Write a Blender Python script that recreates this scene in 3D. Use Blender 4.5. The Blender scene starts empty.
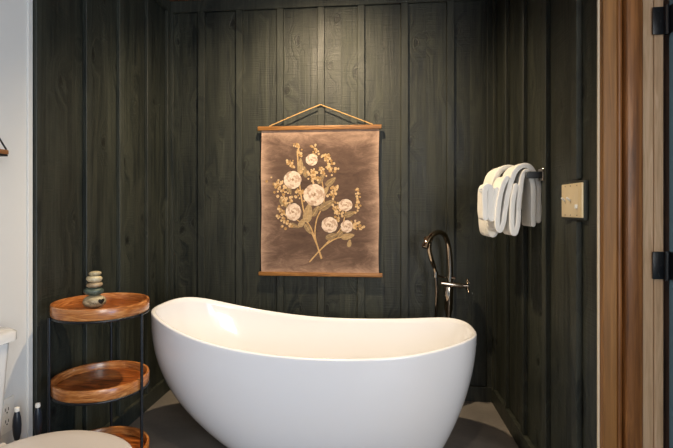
import bpy, bmesh, math, random
from mathutils import Vector, Matrix, noise
random.seed(7)
S = bpy.context.scene
C = S.collection
PI = math.pi

# room dimensions (metres)
XL, XR, YB = -1.26, 0.672, 2.821       # tub alcove: left, right and back board faces
CEIL = 2.355
YA_L, YA_R = 1.645, 1.534              # where the dark boards stop on either side
YF, XE = -1.45, 2.0                    # wall behind the viewer, far right wall

# ------------------------------------------------------------------ materials
def srgb(r, g, b):
    f = lambda c: (c/255/12.92) if c/255 <= .04045 else ((c/255+.055)/1.055)**2.4
    return (f(r), f(g), f(b), 1)

def new_mat(name):
    m = bpy.data.materials.new(name); m.use_nodes = True
    nt = m.node_tree; b = nt.nodes['Principled BSDF']
    return m, nt, b

def plain(name, col, rough=.5, metal=0, spec=.5, coat=0, bump=0, bscale=200):
    m, nt, b = new_mat(name)
    b.inputs['Base Color'].default_value = col
    b.inputs['Roughness'].default_value = rough
    b.inputs['Metallic'].default_value = metal
    b.inputs['Specular IOR Level'].default_value = spec
    b.inputs['Coat Weight'].default_value = coat
    b.inputs['Coat Roughness'].default_value = .05
    if bump:
        g = nt.nodes.new('ShaderNodeNewGeometry')
        n = nt.nodes.new('ShaderNodeTexNoise'); n.inputs['Scale'].default_value = bscale
        n.inputs['Detail'].default_value = 4
        nt.links.new(g.outputs['Position'], n.inputs['Vector'])
        bp = nt.nodes.new('ShaderNodeBump'); bp.inputs['Strength'].default_value = bump
        bp.inputs['Distance'].default_value = .002
        nt.links.new(n.outputs['Fac'], bp.inputs['Height'])
        nt.links.new(bp.outputs['Normal'], b.inputs['Normal'])
    return m

def mapped(nt, scale, loc=(0, 0, 0), rot=(0, 0, 0), src='world'):
    if src == 'world':
        g = nt.nodes.new('ShaderNodeNewGeometry').outputs['Position']
    else:
        g = nt.nodes.new('ShaderNodeTexCoord').outputs['Object']
    mp = nt.nodes.new('ShaderNodeMapping')
    mp.inputs['Scale'].default_value = scale
    mp.inputs['Location'].default_value = loc
    mp.inputs['Rotation'].default_value = rot
    nt.links.new(g, mp.inputs['Vector'])
    return mp.outputs['Vector']

def tex_noise(nt, vec, scale=1, detail=3, dist=0, rough=.5):
    n = nt.nodes.new('ShaderNodeTexNoise')
    n.inputs['Scale'].default_value = scale; n.inputs['Detail'].default_value = detail
    n.inputs['Distortion'].default_value = dist; n.inputs['Roughness'].default_value = rough
    nt.links.new(vec, n.inputs['Vector'])
    return n.outputs['Fac']

def ramp(nt, fac, stops, interp='LINEAR'):
    r = nt.nodes.new('ShaderNodeValToRGB'); r.color_ramp.interpolation = interp
    e = r.color_ramp.elements
    while len(e) < len(stops): e.new(.5)
    for i, (p, c) in enumerate(stops):
        e[i].position = p; e[i].color = c if len(c) == 4 else (*c, 1)
    nt.links.new(fac, r.inputs['Fac'])
    return r.outputs['Color']

def mathn(nt, op, a, b=None, clamp=False):
    n = nt.nodes.new('ShaderNodeMath'); n.operation = op; n.use_clamp = clamp
    for i, v in enumerate((a, b)):
        if v is None: continue
        if isinstance(v, (int, float)): n.inputs[i].default_value = v
        else: nt.links.new(v, n.inputs[i])
    return n.outputs[0]

def mixc(nt, fac, a, b, mode='MIX'):
    n = nt.nodes.new('ShaderNodeMix'); n.data_type = 'RGBA'; n.blend_type = mode
    for key, v in ((0, fac), (6, a), (7, b)):
        if isinstance(v, (int, float)): n.inputs[key].default_value = v
        elif isinstance(v, tuple): n.inputs[key].default_value = v
        else: nt.links.new(v, n.inputs[key])
    return n.outputs[2]

G = lambda v: (v, v, v, 1)

def stained_boards(name, base, hi, bump=.5, knots=True):
    """dark stained rough-sawn softwood: upright grain, saw marks, knots; each board its own piece"""
    m, nt, b = new_mat(name)
    g = nt.nodes.new('ShaderNodeNewGeometry').outputs['Position']
    sx = nt.nodes.new('ShaderNodeSeparateXYZ'); nt.links.new(g, sx.inputs[0])
    u = mathn(nt, 'ADD', sx.outputs[0], mathn(nt, 'MULTIPLY', sx.outputs[1], 1.0))     # runs along either wall
    bid = mathn(nt, 'FLOOR', mathn(nt, 'MULTIPLY', mathn(nt, 'ADD', u, 9.73), 4.05))
    wn = nt.nodes.new('ShaderNodeTexWhiteNoise'); wn.noise_dimensions = '1D'; nt.links.new(bid, wn.inputs['W'])
    zz = mathn(nt, 'ADD', sx.outputs[2], mathn(nt, 'MULTIPLY', wn.outputs['Value'], 7))
    cv = nt.nodes.new('ShaderNodeCombineXYZ'); nt.links.new(u, cv.inputs[0]); nt.links.new(zz, cv.inputs[2])
    def sc(x, z, off=0):
        mp = nt.nodes.new('ShaderNodeMapping'); mp.inputs['Scale'].default_value = (x, 1, z); mp.inputs['Location'].default_value = (off, off, off)
        nt.links.new(cv.outputs[0], mp.inputs['Vector']); return mp.outputs['Vector']
    # knots
    v2 = nt.nodes.new('ShaderNodeCombineXYZ')
    wob = tex_noise(nt, sc(16, 9), 1, 2)
    nt.links.new(mathn(nt, 'ADD', mathn(nt, 'MULTIPLY', u, 4.05), mathn(nt, 'MULTIPLY', wob, .30)), v2.inputs[0])
    nt.links.new(mathn(nt, 'ADD', mathn(nt, 'MULTIPLY', zz, 2.5), mathn(nt, 'MULTIPLY', wob, .10)), v2.inputs[1])
    v = nt.nodes.new('ShaderNodeTexVoronoi'); v.voronoi_dimensions = '2D'; v.feature = 'F1'
    v.inputs['Scale'].default_value = 1; v.inputs['Randomness'].default_value = .8
    nt.links.new(v2.outputs[0], v.inputs['Vector'])
    kd = v.outputs['Distance']
    near = ramp(nt, kd, [(0, G(1)), (.30, G(0))])
    # grain bends round the knots
    gv = nt.nodes.new('ShaderNodeCombineXYZ')
    nt.links.new(mathn(nt, 'ADD', mathn(nt, 'MULTIPLY', u, 38), mathn(nt, 'MULTIPLY', near, 3.2)), gv.inputs[0])
    nt.links.new(mathn(nt, 'MULTIPLY', zz, 1.7), gv.inputs[2])
    grain = tex_noise(nt, gv.outputs[0], 1, 5, .9, .6)
    fine = tex_noise(nt, sc(170, 9, 3), 1, 3, .3)
    blot = tex_noise(nt, sc(5, 1.6, 8), 1, 4, .8, .6)
    saw = tex_noise(nt, sc(5, 210, 2), 1, 2, 0)
    f = mathn(nt, 'ADD', mathn(nt, 'MULTIPLY', grain, .55), mathn(nt, 'ADD', mathn(nt, 'MULTIPLY', blot, .3), mathn(nt, 'MULTIPLY', fine, .15)))
    col = ramp(nt, f, [(.36, base), (.66, hi)])
    tone = ramp(nt, wn.outputs['Value'], [(0, G(.80)), (1, G(1.22))])
    col = mixc(nt, 1.0, col, tone, 'MULTIPLY')
    if knots:
        eye = ramp(nt, kd, [(.02, G(.28)), (.05, G(.6)), (.066, G(1.3)), (.085, G(.72)), (.11, G(1.2)), (.17, G(1))])
        col = mixc(nt, 1.0, col, eye, 'MULTIPLY')
    nt.links.new(col, b.inputs['Base Color'])
    nt.links.new(ramp(nt, blot, [(.3, G(.42)), (.7, G(.62))]), b.inputs['Roughness'])
    b.inputs['Specular IOR Level'].default_value = .4
    h = mathn(nt, 'ADD', mathn(nt, 'MULTIPLY', grain, .8), mathn(nt, 'MULTIPLY', saw, .55))
    if knots: h = mathn(nt, 'ADD', h, mathn(nt, 'MULTIPLY', eye, .35))
    bp = nt.nodes.new('ShaderNodeBump'); bp.inputs['Strength'].default_value = bump
    bp.inputs['Distance'].default_value = .004
    nt.links.new(h, bp.inputs['Height']); nt.links.new(bp.outputs['Normal'], b.inputs['Normal'])
    return m

def wood(name, dark, mid, light, scale=(3, 30, 30), rot=(0, 0, 0), rough=.4, src='world', dist=2.5, coat=0, bump=.15):
    m, nt, b = new_mat(name)
    v = mapped(nt, scale, (2.3, .7, 5.1), rot, src)
    g1 = tex_noise(nt, v, 1, 4, dist, .55)
    v2 = mapped(nt, tuple(s*4 for s in scale), (0, 2, 1), rot, src)
    g2 = tex_noise(nt, v2, 1, 3, .4, .6)
    f = mathn(nt, 'ADD', mathn(nt, 'MULTIPLY', g1, .8), mathn(nt, 'MULTIPLY', g2, .2))
    col = ramp(nt, f, [(.34, dark), (.5, mid), (.66, light)])
    nt.links.new(col, b.inputs['Base Color'])
    b.inputs['Roughness'].default_value = rough
    b.inputs['Coat Weight'].default_value = coat; b.inputs['Coat Roughness'].default_value = .15
    bp = nt.nodes.new('ShaderNodeBump'); bp.inputs['Strength'].default_value = bump
    bp.inputs['Distance'].default_value = .002
    nt.links.new(f, bp.inputs['Height']); nt.links.new(bp.outputs['Normal'], b.inputs['Normal'])
    return m

M = {}
M['dark_boards'] = stained_boards('dark_stained_boards', srgb(14, 20, 20), srgb(59, 61, 51), .8)
M['dark_batten'] = stained_boards('dark_stained_battens', srgb(24, 29, 28), srgb(62, 64, 55), .5, False)
M['white_wall'] = plain('white_wall_paint', srgb(222, 221, 217), .75, bump=.15, bscale=90)
M['ceiling'] = wood('ceiling_wood', srgb(70, 34, 20), srgb(104, 56, 34), srgb(134, 80, 50), (30, 2, 30), rough=.6)
M['porcelain'] = plain('white_porcelain', srgb(228, 226, 222), .12, coat=.4)
M['tub'] = plain('white_acrylic', srgb(230, 231, 236), .14, coat=.35)
M['toilet_lid'] = plain('white_toilet_plastic', srgb(206, 200, 196), .3)
M['black_metal'] = plain('black_powder_coated_metal', srgb(16, 20, 26), .38, spec=.5)
M['chrome'] = plain('polished_nickel', srgb(178, 164, 148), .1, metal=1)
M['dark_nickel'] = plain('dark_polished_nickel', srgb(120, 110, 100), .12, metal=1)
M['hole'] = plain('black_opening', srgb(8, 8, 8), .6)
M['towel'] = plain('white_terry', srgb(240, 238, 233), .95, spec=.1, bump=1.0, bscale=420)
M['towel_inner'] = plain('cream_terry', srgb(226, 218, 206), .95, spec=.1, bump=1.0, bscale=420)
M['plate'] = plain('almond_plastic', srgb(222, 202, 162), .35)
M['toggle'] = plain('white_plastic', srgb(240, 238, 232), .3)
M['drywall_edge'] = plain('cream_plaster', srgb(214, 200, 178), .8)
M['tray_wood'] = wood('acacia_tray_wood', srgb(58, 26, 9), srgb(136, 70, 26), srgb(190, 112, 52), (5, 26, 22), (0, 0, .5), .28, 'object', 3.2, coat=.35)
M['tray_rim'] = wood('acacia_rim_wood', srgb(122, 66, 28), srgb(176, 108, 52), srgb(208, 148, 90), (9, 9, 60), (0, .12, 0), .32, 'object', 2.0, coat=.3)
M['rod_wood'] = wood('oak_rod_wood', srgb(104, 66, 28), srgb(140, 94, 44), srgb(164, 116, 62), (4, 40, 60), rough=.5)
M['casing'] = wood('pine_casing', srgb(104, 67, 26), srgb(128, 86, 38), srgb(148, 102, 50), (60, 60, 2), rough=.5, dist=.8)
M['casing_red'] = wood('reddish_pine_casing', srgb(84, 50, 20), srgb(118, 74, 34), srgb(150, 100, 54), (44, 44, 2.2), rough=.42, dist=1.2)
M['jamb'] = wood('pale_pine_jamb', srgb(178, 148, 116), srgb(194, 164, 132), srgb(208, 180, 150), (50, 50, 3), rough=.6)
M['jamb_dark'] = wood('dark_jamb_edge', srgb(52, 36, 28), srgb(70, 48, 36), srgb(84, 60, 46), (30, 30, 3), rough=.6)
M['door_paint'] = plain('grey_blue_door_paint', srgb(104, 140, 160), .4)
M['brush_grip'] = plain('navy_rubber_grip', srgb(26, 34, 48), .35)
M['rope'] = plain('tan_cotton_cord', srgb(196, 156, 100), .9, bump=.6, bscale=900)
M['strap'] = plain('black_strap', srgb(20, 20, 20), .6)
M['shelf_board'] = wood('small_shelf_board', srgb(120, 76, 42), srgb(154, 102, 58), srgb(180, 128, 80), (30, 4, 30), rough=.5)
M['lamp_glow'] = plain('warm_lamp_lens', (1, 1, 1, 1), .4)
_b = M['lamp_glow'].node_tree.nodes['Principled BSDF']
_b.inputs['Emission Color'].default_value = (1, .74, .42, 1); _b.inputs['Emission Strength'].default_value = 12

# floor: brushed grey tile
m, nt, b = new_mat('grey_floor_tile')
n1 = tex_noise(nt, mapped(nt, (3, 3, 3)), 1, 6, .8, .6)
n2 = tex_noise(nt, mapped(nt, (60, 60, 60)), 1, 3)
f = mathn(nt, 'ADD', mathn(nt, 'MULTIPLY', n1, .8), mathn(nt, 'MULTIPLY', n2, .2))
nt.links.new(ramp(nt, f, [(.3, srgb(104, 99, 95)), (.7, srgb(134, 128, 122))]), b.inputs['Base Color'])
b.inputs['Roughness'].default_value = .5
M['floor'] = m

# printed linen of the wall hanging: brown ground, worn paler towards the hems
m, nt, b = new_mat('brown_linen')
g = nt.nodes.new('ShaderNodeTexCoord').outputs['Object']
sx = nt.nodes.new('ShaderNodeSeparateXYZ'); nt.links.new(g, sx.inputs[0])
ex = mathn(nt, 'ABSOLUTE', mathn(nt, 'MULTIPLY', sx.outputs[0], 1/.348))
ez = mathn(nt, 'ABSOLUTE', mathn(nt, 'MULTIPLY', mathn(nt, 'ADD', sx.outputs[2], -.43), 1/.43))
edge = mathn(nt, 'POWER', mathn(nt, 'MAXIMUM', ex, ez), 5)
wear = tex_noise(nt, mapped(nt, (7, 7, 16), src='object'), 1, 7, .6, .75)
weave = tex_noise(nt, mapped(nt, (40, 40, 420), src='object'), 1, 2)
wf = mathn(nt, 'ADD', mathn(nt, 'MULTIPLY', edge, .42), mathn(nt, 'ADD', mathn(nt, 'MULTIPLY', wear, .75), mathn(nt, 'MULTIPLY', weave, .18)))
nt.links.new(ramp(nt, wf, [(.34, srgb(78, 62, 54)), (.54, srgb(98, 78, 68)), (.68, srgb(128, 104, 90)), (.94, srgb(186, 154, 132))]), b.inputs['Base Color'])
b.inputs['Roughness'].default_value = .9; b.inputs['Specular IOR Level'].default_value = .15
M['linen'] = m

def printed(name, c1, c2):
    m, nt, b = new_mat(name)
    n = tex_noise(nt, mapped(nt, (60, 60, 90), src='object'), 1, 4)
    nt.links.new(ramp(nt, n, [(.35, c1), (.65, c2)]), b.inputs['Base Color'])
    b.inputs['Roughness'].default_value = .9; b.inputs['Specular IOR Level'].default_value = .15
    return m
M['petal_a'] = printed('print_cream', srgb(200, 178, 160), srgb(226, 206, 188))
M['petal_b'] = printed('print_dusky_cream', srgb(170, 142, 122), srgb(196, 170, 150))
M['petal_c'] = printed('print_flower_heart', srgb(140, 112, 88), srgb(172, 142, 112))
M['berry'] = printed('print_gold', srgb(184, 150, 108), srgb(212, 182, 142))
M['berry_d'] = printed('print_ochre', srgb(150, 116, 76), srgb(180, 144, 98))
M['leaf'] = printed('print_leaf', srgb(120, 100, 76), srgb(150, 128, 98))
M['leaf_l'] = printed('print_pale_leaf', srgb(148, 124, 92), srgb(176, 150, 114))
M['stem'] = printed('print_stem', srgb(176, 140, 94), srgb(200, 166, 120))

def stone_mat(name, a, c, scale=18):
    m, nt, b = new_mat(name)
    n = tex_noise(nt, mapped(nt, (scale, scale, scale*2.4), src='object'), 1, 6, 1.2, .65)
    nt.links.new(ramp(nt, n, [(.38, a), (.62, c)]), b.inputs['Base Color'])
    b.inputs['Roughness'].default_value = .45
    return m

# ------------------------------------------------------------------ mesh helpers
def box(bm, x0, x1, y0, y1, z0, z1, bev=0, seg=2, mi=0):
    vs = [bm.verts.new((x, y, z)) for x in (x0, x1) for y in (y0, y1) for z in (z0, z1)]
    idx = [(0, 1, 3, 2), (4, 6, 7, 5), (0, 4, 5, 1), (2, 3, 7, 6), (0, 2, 6, 4), (1, 5, 7, 3)]
    fs = [bm.faces.new([vs[i] for i in q]) for q in idx]
    for f in fs: f.material_index = mi
    if bev:
        es = set(e for f in fs for e in f.edges)
        bmesh.ops.bevel(bm, geom=list(es), offset=bev, segments=seg, affect='EDGES', profile=.5)
    return fs

def loft(bm, rings, closed=True, cap0=False, cap1=False, mi=0):
    vr = [[bm.verts.new(p) for p in r] for r in rings]
    n = len(vr[0])
    for a, b_ in zip(vr, vr[1:]):
        for i in range(n if closed else n-1):
            j = (i+1) % n
            f = bm.faces.new((a[i], a[j], b_[j], b_[i])); f.material_index = mi
    if cap0: bm.faces.new(list(reversed(vr[0]))).material_index = mi
    if cap1: bm.faces.new(vr[-1]).material_index = mi
    return vr

def lathe(bm, prof, cx=0, cy=0, n=40, cap0=True, cap1=True, mi=0, sx=1, sy=1):
    rings = [[(cx+r*sx*math.cos(2*PI*i/n), cy+r*sy*math.sin(2*PI*i/n), z) for i in range(n)] for r, z in prof]
    return loft(bm, rings, True, cap0, cap1, mi)

def tube(bm, pts, rad, n=12, mi=0, cap=True, closed=False):
    P = [Vector(p) for p in pts]
    rads = rad if isinstance(rad, (list, tuple)) else [rad]*len(P)
    N = len(P); rings = []; up = None
    for i, p in enumerate(P):
        if closed: t = P[(i+1) % N]-P[i-1]
        else: t = P[min(i+1, N-1)]-P[max(i-1, 0)]
        t.normalize()
        if up is None:
            up = Vector((0, 0, 1)) if abs(t.z) < .9 else Vector((1, 0, 0))
        s = t.cross(up).normalized(); u = s.cross(t).normalized(); up = u
        rings.append([p + (s*math.cos(2*PI*k/n)+u*math.sin(2*PI*k/n))*rads[i] for k in range(n)])
    if closed: rings.append(rings[0])
    loft(bm, rings, True, cap and not closed, cap and not closed, mi)
    if closed: bmesh.ops.remove_doubles(bm, verts=bm.verts, dist=1e-6)

def spline(pts, k=8):
    P = [Vector(p) for p in pts]; out = []
    for i in range(len(P)-1):
        p0, p1, p2, p3 = P[max(i-1, 0)], P[i], P[i+1], P[min(i+2, len(P)-1)]
        for j in range(k):
            t = j/k
            out.append(.5*((2*p1)+(p2-p0)*t+(2*p0-5*p1+4*p2-p3)*t*t+(3*p1-p0-3*p2+p3)*t**3))
    out.append(P[-1])
    return out

def wpos(o):
    p = Vector((0, 0, 0))
    while o: p += o.location; o = o.parent
    return p

def obj(name, bm, mats, parent=None, smooth=True, origin=None, angle=40):
    """link bm (built in room coordinates) as one mesh object, optionally under a parent"""
    org = Vector(origin) if origin is not None else (wpos(parent) if parent else Vector((0, 0, 0)))
    bmesh.ops.recalc_face_normals(bm, faces=bm.faces)
    bmesh.ops.translate(bm, verts=bm.verts, vec=-org)
    me = bpy.data.meshes.new(name); bm.to_mesh(me); bm.free()
    for m_ in (mats if isinstance(mats, (list, tuple)) else [mats]): me.materials.append(m_)
    if smooth:
        me.shade_smooth()
        me.set_sharp_from_angle(angle=math.radians(angle))
    o = bpy.data.objects.new(name, me); C.objects.link(o)
    if parent:
        o.parent = parent; o.location = org - wpos(parent)
    else: o.location = org
    return o

def thing(name, label, cat, loc, group=None):
    o = bpy.data.objects.new(name, None); C.objects.link(o); o.location = loc
    o.empty_display_size = .1
    o['label'] = label; o['category'] = cat
    if group: o['group'] = group
    return o

def tag(o, label, cat, group=None):
    o['label'] = label; o['category'] = cat
    if group: o['group'] = group
    return o

def struct(name, bm, mats, label, cat, smooth=False):
    o = obj(name, bm, mats, None, smooth); o['kind'] = 'structure'
    o['label'] = label; o['category'] = cat
    return o
B = bmesh.new

# ------------------------------------------------------------------ the setting
bm = B(); box(bm, XL-.15, XE+.1, YF-.1, YB+.15, -.08, 0)
struct('floor', bm, M['floor'], 'smooth dark grey floor under the white bathtub', 'floor')
bm = B()
x = XL-.15
while x < XE+.1:                                             # planks
    box(bm, x, min(x+.138, XE+.1), YF-.1, YB+.15, CEIL, CEIL+.06, .003, 1); x += .14
struct('ceiling', bm, M['ceiling'], 'reddish brown plank ceiling above the dark alcove', 'ceiling')

BT, BW = .019, .041       # batten thickness and width
# back wall
bm = B(); box(bm, XL-.15, XR+.15, YB, YB+.12, 0, CEIL)
wb = struct('wall_back', bm, M['dark_boards'], 'dark green-black board and batten wall behind the bathtub', 'wall')
for xc in (-1.050, -.815, -.566, -.322, -.087, .164, .424):
    bm = B(); box(bm, xc-BW/2, xc+BW/2, YB-BT, YB, .085, 2.284, .002, 1)
    obj('batten', bm, M['dark_batten'], wb, False)
for x0, x1 in ((XL, XL+.035), (XR-.045, XR)):
    bm = B(); box(bm, x0, x1, YB-BT, YB, .085, 2.284, .002, 1)
    obj('corner_board', bm, M['dark_batten'], wb, False)
bm = B(); box(bm, XL, XR, YB-BT-.002, YB, 2.284, CEIL, .002, 1)
obj('top_rail', bm, M['dark_batten'], wb, False)
bm = B(); box(bm, XL, XR, YB-BT-.002, YB, 0, .085, .002, 1)
obj('bottom_rail', bm, M['dark_batten'], wb, False)
# left wall, dark part
bm = B(); box(bm, XL-.12, XL, YA_L, YB, 0, CEIL)
wl = struct('wall_left', bm, M['dark_boards'], 'dark board and batten wall left of the bathtub, behind the tray shelf', 'wall')
for yc in (1.972, 2.243, 2.528):
    bm = B(); box(bm, XL, XL+BT, yc-BW/2, yc+BW/2, .085, 2.284, .002, 1)
    obj('batten', bm, M['dark_batten'], wl, False)
bm = B(); box(bm, XL, XL+BT, YA_L, YA_L+.03, .085, 2.284, .002, 1)
obj('batten', bm, M['dark_batten'], wl, False)
bm = B(); box(bm, XL, XL+BT, YB-.06, YB-BT-.001, .085, 2.284, .002, 1)
obj('corner_board', bm, M['dark_batten'], wl, False)
bm = B(); box(bm, XL, XL+BT+.002, YA_L, YB-BT-.002, 2.284, CEIL, .002, 1)
obj('top_rail', bm, M['dark_batten'], wl, False)
bm = B(); box(bm, XL, XL+BT+.002, YA_L, YB-BT-.002, 0, .085, .002, 1)
obj('bottom_rail', bm, M['dark_batten'], wl, False)
# left wall, white part beside the toilet, with its thin edge bead
bm = B(); box(bm, XL-.12, XL, YF, YA_L-.001, 0, CEIL)
ww = struct('wall_left_front', bm, M['white_wall'], 'white painted wall beside the toilet at the left edge', 'wall')
bm = B(); box(bm, XL, XL+.006, YA_L-.026, YA_L-.002, 0, CEIL, .0015, 1)
obj('edge_bead', bm, M['white_wall'], ww, False)
# right wall
bm = B(); box(bm, XR, XR+.15, YA_R+.14, YB, 0, CEIL); box(bm, XR, XR+.15, YA_R+.012, YA_R+.14, 0, CEIL)
wr = struct('wall_right', bm, M['dark_boards'], 'dark board and batten wall right of the bathtub with the light switch', 'wall')
for yc in (2.532, 2.243, 1.958):
    bm = B(); box(bm, XR-BT, XR, yc-BW/2, yc+BW/2, .085, 2.284, .002, 1)
    obj('batten', bm, M['dark_batten'], wr, False)
for z0, z1 in ((.085, 1.055), (1.195, 2.284)):               # the batten is cut round the switch
    bm = B(); box(bm, XR-BT, XR, 1.650, 1.691, z0, z1, .002, 1)
    obj('batten', bm, M['dark_batten'], wr, False)
bm = B(); box(bm, XR-BT+.005, XR, 1.605, 1.786, 1.060, 1.190, .002, 1)
obj('switch_block', bm, M['dark_batten'], wr, False)
bm = B(); box(bm, XR-BT, XR, YB-.06, YB-BT-.001, .085, 2.284, .002, 1)
obj('corner_board', bm, M['dark_batten'], wr, False)
bm = B(); box(bm, XR-BT-.002, XR, YA_R+.014, YB-BT-.002, 2.284, CEIL, .002, 1)
obj('top_rail', bm, M['dark_batten'], wr, False)
bm = B(); box(bm, XR-BT-.002, XR, YA_R+.014, YB-BT-.002, 0, .085, .002, 1)
obj('bottom_rail', bm, M['dark_batten'], wr, False)
# end of the right wall: plaster edge and natural wood door casing, all facing the room
bm = B(); box(bm, XR-.0005, .677, YA_R+.002, YA_R+.0115, 0, CEIL, .001, 1)
struct('trim_1', bm, M['drywall_edge'], 'thin cream plaster edge between dark wall and wood casing', 'trim')
bm = B(); box(bm, .677, .717, YA_R-.018, YA_R+.011, 0, CEIL, .003, 2)
struct('trim_2', bm, M['casing'], 'flat brown pine board next to the dark wall end', 'trim')
bm = B(); tube(bm, [(.7265, YA_R-.006, 0), (.7265, YA_R-.006, CEIL)], .009, 16)
box(bm, .717, .736, YA_R-.004, YA_R+.011, 0, CEIL)
struct('trim_3', bm, M['casing_red'], 'narrow rounded bead between the two brown door boards', 'trim', True)
bm = B(); box(bm, .736, .786, YA_R-.030, YA_R+.011, 0, CEIL, .008, 3)
struct('trim_4', bm, M['casing_red'], 'reddish brown rounded casing board beside the pale door jamb', 'trim', True)
bm = B(); box(bm, .788, .8215, YA_R-.012, YA_R+.011, 0, CEIL, .0015, 1); box(bm, .8225, .848, YA_R-.015, YA_R+.011, 0, CEIL, .0015, 1)
struct('trim_5', bm, M['jamb'], 'pale pine door jamb with a narrow groove and black hinges', 'trim')
bm = B(); box(bm, .848, XE, YA_R+.012, YA_R+.13, 0, CEIL)
struct('wall_behind_door', bm, M['jamb_dark'], 'dark brown strip of wall behind the open door edge', 'wall')
# grey-blue door standing open, hinged on the pale jamb
bm = B(); box(bm, .861, .901, .78, YA_R-.018, .01, 2.05, .003, 2)
box(bm, .857, .862, .88, YA_R-.12, .2, .95, .002, 1); box(bm, .857, .862, .88, YA_R-.12, 1.1, 1.9, .002, 1)
dr = struct('door_1', bm, M['door_paint'], 'edge of a grey-blue door standing open at the right', 'door')
for zc in (1.654, .930):
    bm = B()
    box(bm, .814, .846, YA_R-.0225, YA_R-.0165, zc-.041, zc+.041, .0028, 2)
    h = obj('hinge', bm, M['black_metal'], dr, True)
    bm = B(); tube(bm, [(.852, YA_R-.025, zc-.043), (.852, YA_R-.025, zc+.043)], .0065, 14)
    box(bm, .8575, .8615, YA_R-.10, YA_R-.02, zc-.041, zc+.041, .001, 1)
    obj('hinge_pin', bm, M['black_metal'], h, True)
    for dz in (-.026, 0, .026):
        bm = B(); lathe(bm, [(.0001, 0), (.0038, 0), (.0032, .0012), (.0001, .0016)], n=12)
        bmesh.ops.rotate(bm, verts=bm.verts, matrix=Matrix.Rotation(PI/2, 3, 'X'))
        bmesh.ops.translate(bm, verts=bm.verts, vec=(.831+(.006 if dz == 0 else 0), YA_R-.0222, zc+dz))
        obj('screw', bm, M['black_metal'], h, True)
# walls behind the viewer, with the window that lets the daylight in
WX0, WX1, WZ0, WZ1 = .60, 1.90, .75, 2.05
bm = B()
box(bm, XL-.12, WX0, YF-.12, YF, 0, CEIL); box(bm, WX1, XE+.1, YF-.12, YF, 0, CEIL)
box(bm, WX0, WX1, YF-.12, YF, 0, WZ0); box(bm, WX0, WX1, YF-.12, YF, WZ1, CEIL)
struct('wall_front', bm, M['white_wall'], 'white wall behind the viewer with the window', 'wall')
bm = B()
box(bm, WX0, WX0+.05, YF-.08, YF, WZ0, WZ1); box(bm, WX1-.05, WX1, YF-.08, YF, WZ0, WZ1)
box(bm, WX0, WX1, YF-.08, YF, WZ0, WZ0+.05); box(bm, WX0, WX1, YF-.08, YF, WZ1-.05, WZ1)
struct('window_1', bm, M['toggle'], 'white window frame behind the viewer', 'window')
bm = B(); box(bm, XE, XE+.1, YF, YA_R+.13, 0, CEIL)
struct('wall_right_front', bm, M['white_wall'], 'white wall of the next space at the far right', 'wall')

# ------------------------------------------------------------------ bathtub
TL, TW, TX, TY = 1.447, .708, -.292, 2.184
ROT, EGG, NN = -.013, -.035, 2.8
def rim(t, inset=0.0, dz=0.0):
    ct, st = math.cos(t), math.sin(t)
    u = math.copysign(abs(ct)**(2/NN), ct); v = math.copysign(abs(st)**(2/NN), st)
    z = .52 - .028*u + .104*u*u - .023*u**3 - .087*u**4 + .012*u**5 + .224*u**6 - .154*u**8
    x = (TL/2-inset)*u; y = (TW/2-inset)*v*(1+EGG*u)
    return u, v, x, y, z+dz
NT = 128
angs = [2*PI*i/NT for i in range(NT)]
def tub_pt(x, y, z):
    return (TX+x*math.cos(ROT)-y*math.sin(ROT), TY+x*math.sin(ROT)+y*math.cos(ROT), z)
def hull(t, s):
    u, v, x, y, z = rim(t)
    off = .36 if u < 0 else .17
    w = (1-u)/2                                            # 1 at the left (high back) end
    n = 1.85+.70*w
    bx = x - u*(.17+.285*w)*(1 if abs(u) > 0 else 0); by = y*(1-.40)
    k = (1-s)**n
    zz = s*z
    return tub_pt(x+(bx-x)*k, y+(by-y)*k, zz)
bm = B(); rings = []
rings.append([hull(t, 0) for t in angs])
for i in range(1, 26): rings.append([hull(t, (i/26)) for t in angs])
for inset, dz in ((0, -.006), (.001, -.002), (.004, .0005), (.009, .0015), (.014, 0), (.019, -.004)):
    rings.append([tub_pt(*rim(t, inset, dz)[2:]) for t in angs])
def inner(t, s):
    u, v, x, y, z = rim(t, .019, -.004)
    w = (1-u)/2
    bx = x - u*(.17+.22*w); by = y*.48
    n = 1.5+.5*w
    k = (1-s)**n
    zb = .115
    zz = zb+(z-zb)*s
    return tub_pt(x+(bx-x)*k, y+(by-y)*k, zz)
for i in range(1, 23): rings.append([inner(t, 1-i/22) for t in angs])
for k in (.8, .55, .3, .08):
    rings.append([tuple(Vector(inner(t, 0))*k + Vector(tub_pt(-.03, 0, .115-.006*(1-k)))*(1-k)) for t in angs])
loft(bm, rings, True, True, True)
tub = thing('bathtub', 'white freestanding oval slipper bathtub standing on the grey floor', 'bathtub', (TX, TY, 0))
obj('tub_shell', bm, M['tub'], tub, angle=70)
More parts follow.
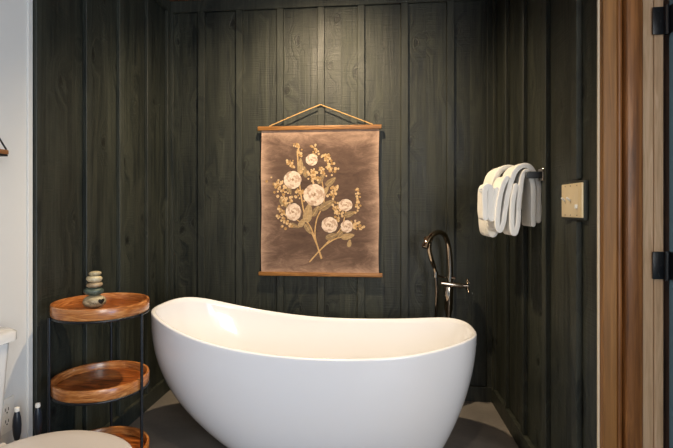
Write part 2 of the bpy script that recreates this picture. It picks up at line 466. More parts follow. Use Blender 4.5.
# overflow at the right end of the basin, drain in its bottom
def at_basin(t, s):
    p = Vector(inner(t, s)); a = Vector(inner(t+.03, s))-p; c = Vector(inner(t, s+.02))-p
    nrm = a.cross(c).normalized()
    ctr = Vector((TX, TY, .5))
    if nrm.dot(ctr-p) < 0: nrm = -nrm
    return p, nrm
def disc_on(p, nrm, prof, mat, name, parent):
    bm = B(); lathe(bm, prof, n=24)
    q = Vector((0, 0, 1)).rotation_difference(nrm)
    bmesh.ops.rotate(bm, verts=bm.verts, matrix=q.to_matrix()); bmesh.ops.translate(bm, verts=bm.verts, vec=p)
    return obj(name, bm, mat, parent)
p, nrm = at_basin(.0, .80)
o = disc_on(p, nrm, [(.0001, -.004), (.020, -.004), (.021, .003), (.016, .006), (.0001, .0065)], M['chrome'], 'overflow_cover', tub)
disc_on(p+nrm*.004-Vector((0, 0, .002)), nrm, [(.0001, 0), (.008, 0), (.008, .0032), (.0001, .0034)], M['hole'], 'overflow_slot', o)
bm = B(); lathe(bm, [(.0001, .108), (.032, .108), (.032, .114), (.026, .117), (.0001, .119)], TX-.02, TY, 28)
obj('drain', bm, M['chrome'], tub)

# ------------------------------------------------------------------ freestanding tub filler
FX, FY = .392, 2.665
fa = thing('tub_filler', 'freestanding polished metal tub faucet with arched spout behind the bathtub', 'faucet', (FX, FY, 0))
bm = B(); lathe(bm, [(.001, 0), (.045, 0), (.046, .008), (.028, .014), (.014, .02), (.0135, .50), (.017, .53), (.023, .55), (.026, .665), (.023, .675), (.001, .677)], FX, FY, 32)
obj('column', bm, M['chrome'], fa)
sp = spline([(FX+.006, FY, .676), (FX+.010, FY, .75), (FX+.006, FY-.004, .84), (FX-.004, FY-.012, .90), (FX-.024, FY-.040, .950), (FX-.060, FY-.080, .972),
             (FX-.100, FY-.122, .960), (FX-.130, FY-.150, .925), (FX-.140, FY-.160, .903)], 8)
n_ = len(sp)
bm = B(); tube(bm, sp, [.0158-.0015*math.sin(PI*i/n_) for i in range(n_)], 18)
obj('spout', bm, M['chrome'], fa)
bm = B(); e = sp[-1]; d = (sp[-1]-sp[-3]).normalized()
tube(bm, [e-d*.014, e-d*.012, e+d*.006, e+d*.009], [.0160, .0185, .0185, .015], 20)
obj('aerator', bm, M['dark_nickel'], fa)
# mixer bar with a cross handle, diverter knob
bm = B(); tube(bm, [(FX-.042, FY-.006, .692), (FX-.02, FY-.006, .690), (FX+.02, FY-.006, .685), (FX+.074, FY-.006, .679)], [.0135, .0145, .0145, .0125], 20)
obj('mixer_body', bm, M['chrome'], fa)
hc = Vector((FX+.098, FY-.006, .680))
bm = B(); tube(bm, [hc-Vector((.024, 0, 0)), hc+Vector((.004, 0, 0))], [.009, .011], 16)
for k in range(4):
    a = PI/4+.15+k*PI/2; dv = Vector((.10, math.cos(a), math.sin(a)))
    tube(bm, [hc, hc+dv*.020, hc+dv*.040, hc+dv*.043], [.005, .0048, .0058, .002], 10)
obj('cross_handle', bm, M['dark_nickel'], fa)
bm = B(); tube(bm, [(FX+.012, FY-.01, .722), (FX+.034, FY-.014, .722), (FX+.036, FY-.014, .722)], [.006, .008, .004], 12)
obj('diverter_knob', bm, M['chrome'], fa)
# hand shower in its cradle and the hose
bm = B(); tube(bm, spline([(FX-.016, FY, .722), (FX-.05, FY-.03, .732), (FX-.072, FY-.04, .742)], 4), .006, 12)
tube(bm, [(FX-.072, FY-.04, .728), (FX-.072, FY-.04, .758)], .0125, 14)
obj('hand_shower_cradle', bm, M['chrome'], fa)
bm = B(); hp = spline([(FX-.072, FY-.04, .745), (FX-.084, FY-.05, .79), (FX-.100, FY-.07, .83), (FX-.112, FY-.085, .88), (FX-.112, FY-.10, .925), (FX-.104, FY-.105, .945)], 6)
tube(bm, hp, [.0100]*6+[.0125]*(len(hp)-6), 14)
e = hp[-3]
tube(bm, [e+Vector((.004, .004, .006)), e+Vector((-.004, -.004, 0)), e+Vector((-.020, -.016, -.008)), e+Vector((-.023, -.018, -.010))], [.012, .019, .022, .019], 18)
obj('hand_shower', bm, M['chrome'], fa)
bm = B(); tube(bm, spline([(FX-.072, FY-.04, .735), (FX-.068, FY-.04, .66), (FX-.072, FY-.038, .50), (FX-.074, FY-.03, .25), (FX-.055, FY-.02, .08), (FX-.02, FY-.01, .03), (FX-.008, FY, .05)], 10), .0082, 12)
obj('shower_hose', bm, M['dark_nickel'], fa)

# ------------------------------------------------------------------ three-tier tray shelf
SX, SY = -1.049, 1.745
RT = .173
sh = thing('tray_shelf', 'three-tier shelf with round wooden trays on a thin black metal frame', 'shelf', (SX, SY, 0))
zr = (.745, .460, .185)                                     # top of each tray rim
th0 = math.radians(5.95)
pang = [math.radians(-15)+th0, math.radians(222)+th0, math.radians(103)+th0]
for a in pang:
    bm = B(); r_ = RT+.0052
    x_, y_ = SX+r_*math.cos(a), SY+r_*math.sin(a)
    tube(bm, [(x_, y_, 0), (x_, y_, zr[0]-.040)], .0052, 12)
    obj('post', bm, M['black_metal'], sh)
for k, z in enumerate(zr):
    bm = B()
    tube(bm, [(SX+(RT-.004)*math.cos(2*PI*i/56), SY+(RT-.004)*math.sin(2*PI*i/56), z-.046) for i in range(56)], .005, 10, closed=True)
    for a in (0, PI/2):
        tube(bm, [(SX-RT*math.cos(a+.6), SY-RT*math.sin(a+.6), z-.047), (SX+RT*math.cos(a+.6), SY+RT*math.sin(a+.6), z-.047)], .004, 8)
    obj('ring_support', bm, M['black_metal'], sh)
    bm = B()
    lathe(bm, [(.0001, z-.041), (RT-.006, z-.041), (RT-.002, z-.038), (RT-.0125, z-.0305), (RT-.016, z-.0285), (.0001, z-.0285)], SX, SY, 72, mi=0)
    tr = obj('tray', bm, M['tray_wood'], sh)
    bm = B()
    lathe(bm, [(RT-.007, z-.041), (RT-.003, z-.041), (RT-.001, z-.036), (RT, z-.004), (RT-.002, z), (RT-.009, z), (RT-.011, z-.003), (RT-.013, z-.029)], SX, SY, 72, False, False)
    obj('tray_rim', bm, M['tray_rim'], tr)
# balanced pebbles on the top tray, their broad faces turned the same way
TURN = math.radians(31)
def pebble(xc, yc, z0, w, h, d, mat, label, tilt=0, seed=0):
    bm = B(); bmesh.ops.create_uvsphere(bm, u_segments=36, v_segments=20, radius=1)
    for v in bm.verts:
        c = v.co; k = 1+.05*noise.noise(c*1.3+Vector((seed*7.3, 0, 0)))
        z = math.copysign(abs(c.z)**.86, c.z)
        v.co = Vector((c.x*w/2*k, c.y*d/2*k, z*h/2))
    bmesh.ops.rotate(bm, verts=bm.verts, matrix=Matrix.Rotation(tilt, 3, 'Y'))
    bmesh.ops.rotate(bm, verts=bm.verts, matrix=Matrix.Rotation(TURN, 3, 'Z'))
    lo = min(v.co.z for v in bm.verts)
    bmesh.ops.translate(bm, verts=bm.verts, vec=(xc, yc, z0-lo))
    o = obj('pebble', bm, mat, None, origin=(xc, yc, z0), angle=80)
    tag(o, label, 'stone', 'pebbles balanced on the top tray')
    return o
zt = zr[0]-.0285
PX, PY = -1.078, 1.745
pebble(PX, PY, zt-.0005, .083, .050, .07, stone_mat('speckled_tan_stone', srgb(120, 108, 84), srgb(186, 174, 142), 30), 'large rounded tan pebble with a black heart, lowest of the stone stack', 0, 1)
pebble(PX-.003, PY, zt+.047, .073, .033, .058, stone_mat('green_stone', srgb(56, 70, 62), srgb(96, 108, 94), 22), 'flat dark green-grey pebble lying on the heart pebble', .04, 2)
pebble(PX+.001, PY, zt+.077, .059, .023, .05, stone_mat('brown_stone', srgb(140, 120, 92), srgb(186, 166, 134), 20), 'flat beige-brown pebble in the middle of the stone stack', -.03, 3)
pebble(PX, PY, zt+.0975, .058, .028, .046, stone_mat('pale_stone', srgb(182, 168, 132), srgb(222, 210, 178), 20), 'pale cream pebble second from the top of the stone stack', .05, 4)
pebble(PX+.003, PY, zt+.1235, .045, .018, .036, stone_mat('pale_grey_stone', srgb(150, 138, 108), srgb(192, 182, 150), 24), 'smallest flat pebble at the very top of the stone stack', -.02, 5)
# painted heart and a scribble on the front of the lowest pebble
peb = [o for o in C.objects if o.name == 'pebble'][0]
def on_pebble(u, v, lift=.0006):
    # u, v: offsets in metres across and up the front of the pebble
    w, h, d = .083, .050, .07
    zz = (abs(v)/(h/2))
    zz = min(zz, .98)**(1/.86)
    k = max(0.02, 1-(u/(w/2))**2-zz**2)
    a = .25
    y = -math.sqrt(k)*d/2
    p = Vector((u, y, v))*1.012 + Vector((0, -lift, 0))
    p.rotate(Matrix.Rotation(TURN, 3, 'Z'))
    return Vector((PX, PY, zt+.0245)) + p
bm = B(); N = 40; hv = []
for i in range(N):
    t = 2*PI*i/N
    hx = 16*math.sin(t)**3/16; hy = (13*math.cos(t)-5*math.cos(2*t)-2*math.cos(3*t)-math.cos(4*t))/16
    hv.append(on_pebble(.0235+hx*.0105, .003+hy*.0115, .0012))
ctr = bm.verts.new(on_pebble(.0235, .003, .0016)); vs = [bm.verts.new(p) for p in hv]
for i in range(N): bm.faces.new((ctr, vs[i], vs[(i+1) % N]))
ext = bmesh.ops.extrude_face_region(bm, geom=list(bm.faces))
bmesh.ops.translate(bm, verts=[v for v in ext['geom'] if isinstance(v, bmesh.types.BMVert)], vec=(0, .0012, 0))
obj('painted_heart', bm, M['hole'], peb)['label'] = 'small black painted heart'
bm = B()
for k, (a, b_) in enumerate((((-.016, -.001), (-.012, -.004)), ((-.012, -.004), (-.009, 0)), ((-.007, -.003), (-.003, -.001)), ((-.003, -.001), (0, -.004)), ((.002, -.003), (.007, -.002)))):
    tube(bm, [on_pebble(*a, .0006), on_pebble(*b_, .0006)], .0007, 6)
obj('scribbled_writing', bm, M['hole'], peb)

# ------------------------------------------------------------------ wall hanging
HX, HY = -.329, YB-BT-.022
wh = thing('wall_hanging', 'brown linen wall hanging printed with cream flowers, on wooden rods above the bathtub', 'wall hanging', (HX, HY, .70))
for nm, z0, z1, x0, x1 in (('top_rod', 1.556, 1.580, -.694, .032), ('bottom_rod', .702, .724, -.688, .037)):
    bm = B(); box(bm, x0, x1, HY-.012, HY+.012, z0, z1, .003, 2)
    obj(nm, bm, M['rod_wood'], wh)
px2 = lambda u: (265+u/3.445-320.5)*.00592-.325
pz2 = lambda v: 1.1425-((135+v/3.445)-201)*.0060
bm = B()
CX0, CX1, CZ0, CZ1 = -.674, .016, .722, 1.557
nx, nz = 24, 30
grid = {}
def cloth_y(x, z): return HY+.002+.0022*math.sin((x+.3)*9+z*2)*math.sin((z-CZ0)/(CZ1-CZ0)*PI)
for side, dy in ((0, 0), (1, .0016)):
    for i in range(nx+1):
        for j in range(nz+1):
            x = CX0+(CX1-CX0)*i/nx; z = CZ0+(CZ1-CZ0)*j/nz
            wob = .002*math.sin(z*13) if i in (0, nx) else 0
            grid[side, i, j] = bm.verts.new((x+wob, cloth_y(x, z)+dy, z))
    for i in range(nx):
        for j in range(nz):
            bm.faces.new((grid[side, i, j], grid[side, i+1, j], grid[side, i+1, j+1], grid[side, i, j+1]))
lay = [0]
def flat(pts, mi, order):
    """one printed shape lying on the cloth"""
    vs = [bm.verts.new((x, cloth_y(x, z)-.00035-.00012*order, z)) for x, z in pts]
    f_ = bm.faces.new(vs); f_.material_index = mi; f_.normal_update()
    if f_.normal.y > 0: f_.normal_flip()
prints = [M['linen'], M['petal_a'], M['petal_b'], M['petal_c'], M['berry'], M['berry_d'], M['leaf'], M['leaf_l'], M['stem']]
U = 1/3.445*.00594
def stroke(pts, w, mi, order):
    P = spline([(px2(u), 0, pz2(v)) for u, v in pts], 6)
    for a, b_ in zip(P, P[1:]):
        d_ = (b_-a); d_.normalize(); n = Vector((-d_.z, 0, d_.x))*w*U/2
        a2 = a-d_*.0004; b2 = b_+d_*.0004
        flat([(q.x, q.z) for q in (a2-n, b2-n, b2+n, a2+n)], mi, order)
def leaf(u, v, L, W, ang, mi, order=2):
    a = math.radians(ang); pts = []
    for k in range(20):
        t = k/20*2*PI; lx = math.cos(t)*L/2; ly = math.sin(t)*W/2*(1-.35*math.cos(t))
        pts.append((px2(u+lx*math.cos(a)-ly*math.sin(a)), pz2(v-(lx*math.sin(a)+ly*math.cos(a)))))
    flat(pts, mi, order)
    stroke([(u-L*.42*math.cos(a), v+L*.42*math.sin(a)), (u+L*.42*math.cos(a), v-L*.42*math.sin(a))], 1.2, 8, order+.6)
def flower(u, v, r, seed, order=6, sq=1.0):
    rnd = random.Random(seed)
    for ring, (rad, n, pr) in enumerate(((.66, 9, .40), (.50, 9, .36), (.33, 8, .28), (.19, 6, .2))):
        for k in range(n):
            a = 2*PI*(k+.5*(ring % 2)+rnd.uniform(-.15, .15))/n
            cu, cv = u+r*rad*math.cos(a), v+r*rad*math.sin(a)*sq
            pts = []
            for q in range(14):
                t = 2*PI*q/14
                lx = math.cos(t)*r*pr*.62; ly = math.sin(t)*r*pr*.95
                pts.append((px2(cu+lx*math.cos(a)-ly*math.sin(a)), pz2(cv+(lx*math.sin(a)+ly*math.cos(a))*sq)))
            flat(pts, 2 if (k+ring) % 3 == 0 else 1, order+ring*1.0+.08*k)
    for k in range(9):
        a = rnd.uniform(0, 6.28); q = rnd.uniform(0, r*.16)
        cu, cv = u+q*math.cos(a), v+q*math.sin(a)
        flat([(px2(cu+r*.055*math.cos(t*PI/3)), pz2(cv+r*.055*math.sin(t*PI/3))) for t in range(6)], 3, order+5.2+.02*k)
def berries(pts, r, n, spread, seed, order=4):
    rnd = random.Random(seed); P = spline([(u, v, 0) for u, v in pts], 6)
    stroke(pts, 1.6, 8, order-.5)
    for k in range(n):
        p = P[int(k/n*(len(P)-1))]; cu = p.x+rnd.gauss(0, spread); cv = p.y+rnd.gauss(0, spread*.8); rr = r*rnd.uniform(.5, .95)
        flat([(px2(cu+rr*math.cos(t*PI/4)), pz2(cv+rr*math.sin(t*PI/4))) for t in range(8)], 5 if k % 3 == 0 else 4, order+.03*k)
# stems
stroke([(113, 60), (122, 180), (140, 280), (165, 330), (196, 422)], 4.5, 8, 1)
stroke([(196, 150), (205, 230), (180, 290), (175, 350), (198, 420)], 4, 8, 1.1)
stroke([(300, 345), (250, 352), (205, 380), (155, 433)], 4.5, 8, 1.2)
stroke([(280, 260), (262, 320), (215, 368), (160, 428)], 3.5, 8, 1.3)
stroke([(70, 240), (110, 290), (150, 315), (182, 380)], 3, 8, 1.4)
for a in ((124, 112, 56, 20, 88, 7), (228, 164, 44, 20, 40, 6), (214, 242, 62, 24, 32, 6), (150, 268, 66, 30, 80, 7), (66, 234, 38, 20, -50, 6), (104, 312, 36, 14, -20, 6),
          (150, 322, 40, 18, -60, 6), (292, 272, 40, 18, 20, 6), (286, 346, 46, 20, 12, 7), (232, 346, 46, 20, 20, 6), (291, 369, 26, 14, 80, 7), (196, 152, 44, 16, 60, 6),
          (262, 336, 34, 16, 50, 6), (130, 300, 38, 18, 55, 7), (176, 262, 42, 18, 60, 6), (208, 196, 40, 18, 52, 7), (140, 130, 40, 16, 100, 6), (85, 190, 36, 16, -70, 6)):
    leaf(*a)
for i, a in enumerate((([(112, 34), (118, 56), (126, 80)], 5, 22, 5), ([(168, 44), (176, 62), (170, 80)], 5, 18, 7), ([(206, 76), (222, 104), (234, 134)], 6, 40, 12),
                       ([(88, 90), (96, 118)], 5, 16, 7), ([(46, 164), (60, 200), (80, 240)], 6, 54, 13), ([(54, 256), (66, 284), (86, 316)], 6, 34, 10),
                       ([(160, 134), (176, 158)], 6, 34, 13), ([(244, 178), (236, 214)], 5.5, 24, 8), ([(318, 192), (320, 230), (316, 268)], 5, 26, 7),
                       ([(244, 244), (258, 290)], 5.5, 34, 10), ([(304, 302), (330, 322)], 5.5, 26, 9), ([(116, 200), (130, 214)], 5.5, 20, 10), ([(192, 120), (206, 140)], 5, 18, 9))):
    berries(a[0], a[1], a[2], a[3], 40+i)
for i, (u, v, r, sq) in enumerate(((163, 90, 21, .95), (97, 157, 31, .98), (172, 208, 38, .98), (100, 265, 27, 1.1), (278, 242, 24, .85), (224, 308, 28, .95), (282, 313, 21, 1))):
    flower(u, v, r*1.1, i, 8+.01*i, sq)
cl = obj('linen_cloth', bm, prints, wh, smooth=False, origin=(HX, HY, .70))
bm = B()
nail = Vector((-.324, HY+.012, 1.706))
tube(bm, spline([(-.626, HY, 1.582), (-.475, HY+.004, 1.645), tuple(nail+Vector((-.004, 0, -.002)))], 6)+spline([tuple(nail+Vector((.004, 0, -.002))), (-.17, HY+.004, 1.643), (-.018, HY, 1.581)], 6), .0032, 8)
obj('hanging_cord', bm, M['rope'], wh)
bm = B(); tube(bm, [nail+Vector((0, -.006, -.0045)), nail+Vector((0, .012, -.0045))], .0022, 8)
obj('nail', bm, M['black_metal'], wh)

# ------------------------------------------------------------------ towel bar and towels
BX, BZ, BY0, BY1 = .606, 1.232, 1.985, 2.40
tb = thing('towel_bar', 'dark metal towel bar with square brackets on the right dark wall', 'towel bar', (XR, BY0, BZ))
bm = B(); box(bm, BX-.007, BX+.007, BY0, BY1, BZ-.007, BZ+.007, .001, 1); obj('bar', bm, M['dark_nickel'], tb)
for y in (BY0, BY1-.018):
    bm = B(); box(bm, BX-.009, XR-BT, y-.004, y+.014, BZ-.013, BZ+.013, .0015, 1)
    a = obj('bracket_arm', bm, M['black_metal'], tb)
    bm = B(); box(bm, XR-BT-.008, XR, y-.040, y+.014, BZ-.025, BZ+.025, .002, 1)
    obj('wall_plate', bm, M['chrome'], a)

def ribbon(name, path, thick, y0, y1, mat, label, cat='towel', seed=0, wob=.004, group=None, ky=14, skew=0.0):
    P = spline([(x, 0, z) for x, z in path], 6); n = len(P)
    out, inn = [], []
    for i, p in enumerate(P):
        t = (P[min(i+1, n-1)]-P[max(i-1, 0)]).normalized(); nn = Vector((-t.z, 0, t.x))
        out.append(p+nn*thick/2); inn.append(p-nn*thick/2)
    t0 = (P[1]-P[0]).normalized(); t1 = (P[-1]-P[-2]).normalized()
    loop = out+[P[-1]+t1*thick*.45]+list(reversed(inn))+[P[0]-t0*thick*.45]
    ctr = [P[min(i, n-1)] for i in range(n)]+[P[-1]]+list(reversed(P))+[P[0]]
    bm = B(); rings = []
    ys = [0, .004, .012]+[.012+(1-.024)*k/ky for k in range(1, ky)]+[1-.012, 1-.004, 1]
    for yy in ys:
        e = 1.0
        edge = min(yy, 1-yy)
        if edge < .001: e = .45
        elif edge < .006: e = .8
        y = y0+(y1-y0)*yy
        ring = []
        for p, c in zip(loop, ctr):
            q = c+(p-c)*e
            nv = noise.noise(Vector((q.x*14+seed*3.1, y*16, q.z*11)))
            nv2 = noise.noise(Vector((q.x*40+seed, y*44, q.z*30+5)))
            ring.append((q.x+wob*nv+wob*.35*nv2+skew*(yy), y+wob*.8*noise.noise(Vector((q.x*20, seed*2.0, q.z*14))), q.z+wob*.5*nv2))
        rings.append(ring)
    loft(bm, rings, True, False, False)
    # close the two ends between matching outer and inner edge points
    bm.verts.ensure_lookup_table()
    L = len(loop)
    for base in (0, (len(ys)-1)*L):
        for i in range(n-1):
            a, b_, c_, d_ = base+i, base+i+1, base+L-2-(i+1), base+L-2-i
            bm.faces.new([bm.verts[k] for k in (a, b_, c_, d_)])
        bm.faces.new([bm.verts[base+k] for k in (n-1, n, n+1)])
        bm.faces.new([bm.verts[base+k] for k in (0, L-2, L-1)])
    o = obj(name, bm, mat, None, origin=(BX, (y0+y1)/2, BZ), angle=75)
    md = o.modifiers.new('soft', 'SUBSURF'); md.levels = 1; md.render_levels = 1
    tag(o, label, cat, group)
    return o
gp = 'white towels on the towel bar'
ribbon('towel', [(.630, 1.03), (.630, 1.12), (.627, 1.203), (.606, 1.249), (.585, 1.213), (.575, 1.13), (.568, 1.04), (.557, .995), (.545, 1.03), (.551, 1.13), (.563, 1.195)],
       .020, 2.006, 2.13, M['towel'], 'white towel hanging innermost, directly over the bar, its fold loop rightmost of the towels', seed=1, group=gp, wob=.0035)
ribbon('towel', [(.654, 1.045), (.655, 1.12), (.652, 1.205), (.612, 1.270), (.564, 1.253), (.536, 1.175), (.522, 1.09), (.513, 1.035), (.502, 1.008), (.490, 1.035), (.499, 1.13), (.512, 1.19), (.530, 1.225)],
       .021, 2.012, 2.15, M['towel'], 'thick white towel draped over the middle of the bar with a teardrop fold', seed=2, group=gp, wob=.0035)
ribbon('towel', [(.632, 1.10), (.632, 1.21), (.612, 1.262), (.570, 1.276), (.530, 1.248), (.506, 1.16), (.494, 1.05), (.504, .985), (.522, 1.01), (.524, 1.14), (.536, 1.20)],
       .026, 2.165, 2.34, M['towel'], 'white towel hanging furthest along the bar behind the washcloth and other towels', seed=3, group=gp)
ribbon('washcloth', [(.490, 1.18), (.488, 1.10), (.486, 1.070), (.471, 1.056), (.467, 1.07), (.468, 1.14), (.468, 1.175), (.458, 1.190), (.446, 1.176), (.445, 1.11), (.447, 1.055)],
       .023, 2.02, 2.12, M['towel'], 'small folded white washcloth hanging at the left front of the towels', cat='washcloth', seed=4, wob=.003)
wc = [o for o in C.objects if o.name == 'washcloth'][0]
bm = B(); tube(bm, spline([(.440, 2.030, 1.172), (.426, 2.025, 1.180), (.422, 2.025, 1.172), (.438, 2.030, 1.160)], 5), .003, 8)
obj('hanging_loop', bm, M['towel'], wc)

# ------------------------------------------------------------------ light switch
sw = thing('light_switch', 'almond three-gang switch plate with two toggles and a dimmer on the right dark wall', 'light switch', (XR, 1.73, 1.127))
bm = B(); box(bm, XR-BT-.001, XR-BT+.0055, 1.606, 1.774, 1.068, 1.182, .0025, 3)
obj('plate', bm, M['plate'], sw)
fx = XR-BT-.001
for y in (1.740, 1.695):
    bm = B(); box(bm, fx-.001, fx+.001, y-.005, y+.005, 1.114, 1.138, .0004, 1); s_ = obj('toggle_slot', bm, M['plate'], sw)
    bm = B(); tube(bm, [(fx+.001, y, 1.125), (fx-.007, y, 1.131), (fx-.013, y, 1.135)], [.0045, .004, .0035], 8); obj('toggle', bm, M['toggle'], s_)
bm = B(); box(bm, fx-.0008, fx+.001, 1.632, 1.652, 1.088, 1.164, .0004, 1); s_ = obj('dimmer_slot', bm, M['plate'], sw)
bm = B(); box(bm, fx-.006, fx, 1.635, 1.649, 1.098, 1.112, .0015, 1); obj('dimmer_slider', bm, M['toggle'], s_)
for y in (1.740, 1.695, 1.642):
    for z in (1.076, 1.174):
        bm = B(); tube(bm, [(fx+.0005, y, z), (fx-.0008, y, z)], .0022, 10); obj('screw', bm, M['dark_nickel'], sw)

# ------------------------------------------------------------------ toilet
TCX, TCY = -.865, 1.165
to = thing('toilet', 'white toilet with closed lid standing by the white wall', 'toilet', (TCX, TCY, 0))
def egg(z, sc=1.0, ab=.185, af=.235, hw=.185, n=64, cx=TCX):
    out = []
    for i in range(n):
        t = 2*PI*i/n; c_ = math.cos(t); s_ = math.sin(t)
        out.append((cx+(af if c_ > 0 else ab)*sc*c_, TCY+hw*sc*s_, z))
    return out
bm = B(); loft(bm, [egg(.416, .985), egg(.418, .998), egg(.424, 1.0), egg(.432, 1.0), egg(.438, .985), egg(.4405, .95), egg(.442, .8), egg(.443, .5), egg(.4435, .1)], True, True, True)
obj('lid', bm, M['toilet_lid'], to, angle=60)
bm = B(); loft(bm, [egg(.395, .96), egg(.397, .985), egg(.412, .985), egg(.414, .97)], True, True, True)
obj('seat', bm, M['toilet_lid'], to)
bm = B(); loft(bm, [egg(0, .62, cx=TCX-.03), egg(.02, .62, cx=TCX-.03), egg(.12, .56, cx=TCX-.03), egg(.22, .68, cx=TCX-.015), egg(.32, .9), egg(.37, .965), egg(.394, .965)], True, True, True)
box(bm, -1.24, TCX-.1, TCY-.10, TCY+.10, 0, .36, .02, 3)
obj('bowl', bm, M['porcelain'], to, angle=60)
bm = B()
def rr(x0, x1, y0, y1, z, r=.03, n=6):
    out = []
    for cx_, cy_, a0 in ((x1-r, y1-r, 0), (x0+r, y1-r, PI/2), (x0+r, y0+r, PI), (x1-r, y0+r, 1.5*PI)):
        for k in range(n+1):
            a = a0+PI/2*k/n; out.append((cx_+r*math.cos(a), cy_+r*math.sin(a), z))
    return out
loft(bm, [rr(-1.235, -1.115, TCY-.155, TCY+.155, .36), rr(-1.24, -1.105, TCY-.165, TCY+.165, .40), rr(-1.25, -1.09, TCY-.185, TCY+.182, .698)], True, True, True)
obj('tank', bm, M['porcelain'], to, angle=50)
bm = B(); loft(bm, [rr(-1.252, -1.086, TCY-.19, TCY+.188, .699), rr(-1.254, -1.076, TCY-.198, TCY+.196, .704), rr(-1.254, -1.076, TCY-.198, TCY+.196, .728), rr(-1.25, -1.084, TCY-.19, TCY+.188, .736), rr(-1.22, -1.12, TCY-.15, TCY+.15, .739)], True, True, True)
obj('tank_lid', bm, M['porcelain'], to, angle=50)
for dy in (-.07, .07):
    bm = B(); tube(bm, [(TCX-.182, TCY+dy-.02, .425), (TCX-.182, TCY+dy+.02, .425)], .012, 14); obj('lid_hinge', bm, M['toilet_lid'], to)

# ------------------------------------------------------------------ toilet brush and plunger
def grip_tool(name, x, y, ztop, label, cat, lean=(0, 0)):
    t = thing(name, label, cat, (x, y, 0))
    bm = B(); prof = [(.004, ztop-.112), (.008, ztop-.106), (.012, ztop-.085), (.0135, ztop-.06), (.012, ztop-.035), (.008, ztop-.017), (.0065, ztop-.012)]
    lathe(bm, prof, x, y, 24); obj('handle_grip', bm, M['brush_grip'], t)
    bm = B(); lathe(bm, [(.0066, ztop-.014), (.0085, ztop-.010), (.0075, ztop), (.0035, ztop+.002)], x, y, 20); obj('end_cap', bm, M['toggle'], t)
    bm = B(); lathe(bm, [(.010, ztop-.125), (.010, ztop-.110), (.006, ztop-.104), (.0045, ztop-.10)], x, y, 20)
    tube(bm, [(x, y, .10), (x, y, ztop-.12)], .005, 12); obj('shaft', bm, M['toggle'], t)
    return t
t = grip_tool('toilet_brush', -1.185, 1.478, .438, 'toilet brush with navy spindle grip standing below the outlet', 'toilet brush')
bm = B(); lathe(bm, [(.032, 0), (.035, .005), (.035, .12), (.024, .135), (.008, .14)], -1.185, 1.478, 28); obj('canister', bm, M['toggle'], t)
t = grip_tool('plunger', -1.150, 1.530, .432, 'plunger with navy grip standing at the edge of the dark wall', 'plunger')
bm = B(); lathe(bm, [(.027, 0), (.030, .004), (.030, .02), (.026, .06), (.018, .085), (.012, .10), (.006, .105)], -1.150, 1.535, 32); obj('cup', bm, M['brush_grip'], t)

# ------------------------------------------------------------------ wall outlet
ol = thing('wall_outlet', 'white double socket outlet low on the white wall behind the toilet', 'outlet', (XL, 1.516, .39))
bm = B(); box(bm, XL, XL+.006, 1.480, 1.552, .332, .448, .002, 2); obj('plate', bm, M['toggle'], ol)
for z in (.370, .410):
    bm = B(); lathe(bm, [(.0001, 0), (.017, 0), (.0165, .0015), (.0001, .002)], n=24)
    bmesh.ops.rotate(bm, verts=bm.verts, matrix=Matrix.Rotation(PI/2, 3, 'Y')); bmesh.ops.translate(bm, verts=bm.verts, vec=(XL+.006, 1.516, z))
    s_ = obj('socket', bm, M['toggle'], ol)
    for dy in (-.0065, .0065):
        bm = B(); box(bm, XL+.0075, XL+.0086, 1.516+dy-.0012, 1.516+dy+.0012, z-.002, z+.008); obj('slot', bm, M['hole'], s_)
    bm = B(); tube(bm, [(XL+.0075, 1.516, z-.008), (XL+.0086, 1.516, z-.008)], .0026, 10); obj('slot', bm, M['hole'], s_)

# ------------------------------------------------------------------ small strap shelf on the white wall
ss = thing('strap_shelf', 'small brown wooden shelf on a black strap on the white wall at the left edge', 'shelf', (XL, 1.2, 1.26))
bm = B(); box(bm, XL, -1.148, 1.00, 1.398, 1.268, 1.282, .002, 2); obj('shelf_board', bm, M['shelf_board'], ss)
bm = B(); box(bm, XL, -1.150, 1.00, 1.397, 1.262, 1.2675, .001, 1); obj('shelf_underside', bm, M['strap'], ss)
for y in (1.39, 1.01):
    bm = B(); tube(bm, [(-1.152, y, 1.266), (-1.151, y, 1.284), (XL+.004, y, 1.44)], .0028, 8); obj('strap', bm, M['strap'], ss)

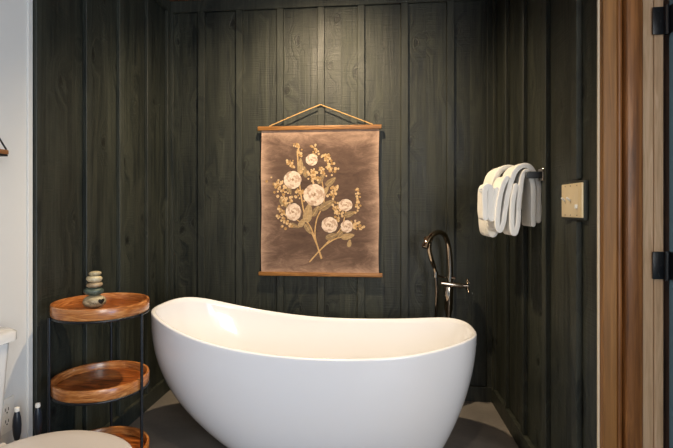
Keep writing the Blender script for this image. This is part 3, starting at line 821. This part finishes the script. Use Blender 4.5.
# ------------------------------------------------------------------ lamps
def downlight(x, y, label, energy, size, blend, col, rad=.035, tilt=(0, 0)):
    t = thing('ceiling_spotlight', label, 'ceiling light', (x, y, CEIL), 'recessed ceiling spotlights')
    bm = B(); lathe(bm, [(.046, CEIL+.0), (.062, CEIL-.001), (.060, CEIL-.005), (.046, CEIL-.006), (.044, CEIL-.001)], x, y, 36, False, False)
    obj('trim_ring', bm, M['toggle'], t)
    bm = B(); lathe(bm, [(.0001, CEIL-.0006), (.044, CEIL-.0006), (.044, CEIL-.002), (.0001, CEIL-.002)], x, y, 32)
    obj('lens', bm, M['lamp_glow'], t)
    L = bpy.data.lights.new('spot_lamp', 'SPOT'); L.energy = energy; L.color = col
    L.spot_size = math.radians(size); L.spot_blend = blend; L.shadow_soft_size = rad
    lo = bpy.data.objects.new('spot_lamp', L); C.objects.link(lo); lo.location = (x, y, CEIL-.012)
    lo.rotation_euler = (tilt[0], tilt[1], 0)
WARM = (1, .78, .50)
downlight(-.32, 2.02, 'recessed warm spotlight in the ceiling above the bathtub', 170, 142, .9, WARM, tilt=(math.radians(24), 0))
downlight(.0, .55, 'recessed warm spotlight in the ceiling in front of the alcove', 50, 150, 1, (1, .82, .60))
A = bpy.data.lights.new('window_daylight', 'AREA'); A.shape = 'RECTANGLE'; A.size = WX1-WX0-.1; A.size_y = WZ1-WZ0-.1
A.energy = 74; A.color = (1, .985, .955)
ao = bpy.data.objects.new('window_daylight', A); C.objects.link(ao); ao.location = ((WX0+WX1)/2, YF-.02, (WZ0+WZ1)/2)
ao.rotation_euler = (PI/2, 0, 0)   # shines towards +Y

A = bpy.data.lights.new('added_blue_fill', 'AREA'); A.shape = 'RECTANGLE'; A.size = 1.2; A.size_y = .9  # low blue fill added to tint the lower left wall; no glass door here
A.energy = 26; A.color = (.10, .50, 1)
ao = bpy.data.objects.new('added_blue_fill', A); C.objects.link(ao); ao.location = (XE-.03, -.45, .60)
ao.rotation_euler = (PI/2, 0, PI/2)   # shines towards -X
W = bpy.data.worlds.new('world'); S.world = W; W.use_nodes = True
W.node_tree.nodes['Background'].inputs['Color'].default_value = (.5, .7, 1, 1)
W.node_tree.nodes['Background'].inputs['Strength'].default_value = .6

# ------------------------------------------------------------------ camera
cam = bpy.data.cameras.new('camera'); co = bpy.data.objects.new('camera', cam); C.objects.link(co)
co.location = (0, 0, 1.10); co.rotation_euler = (PI/2, 0, math.atan(50/480))
cam.sensor_fit = 'HORIZONTAL'; cam.sensor_width = 36; cam.lens = 480/673*36
cam.shift_x = (336.5-326)/673; cam.shift_y = -(224-208)/673
cam.clip_start = .02
S.camera = co
S.view_settings.view_transform = 'Standard'; S.view_settings.look = 'None'
S.view_settings.gamma = 1; S.view_settings.exposure = 0.0; S.view_settings.use_curve_mapping = False
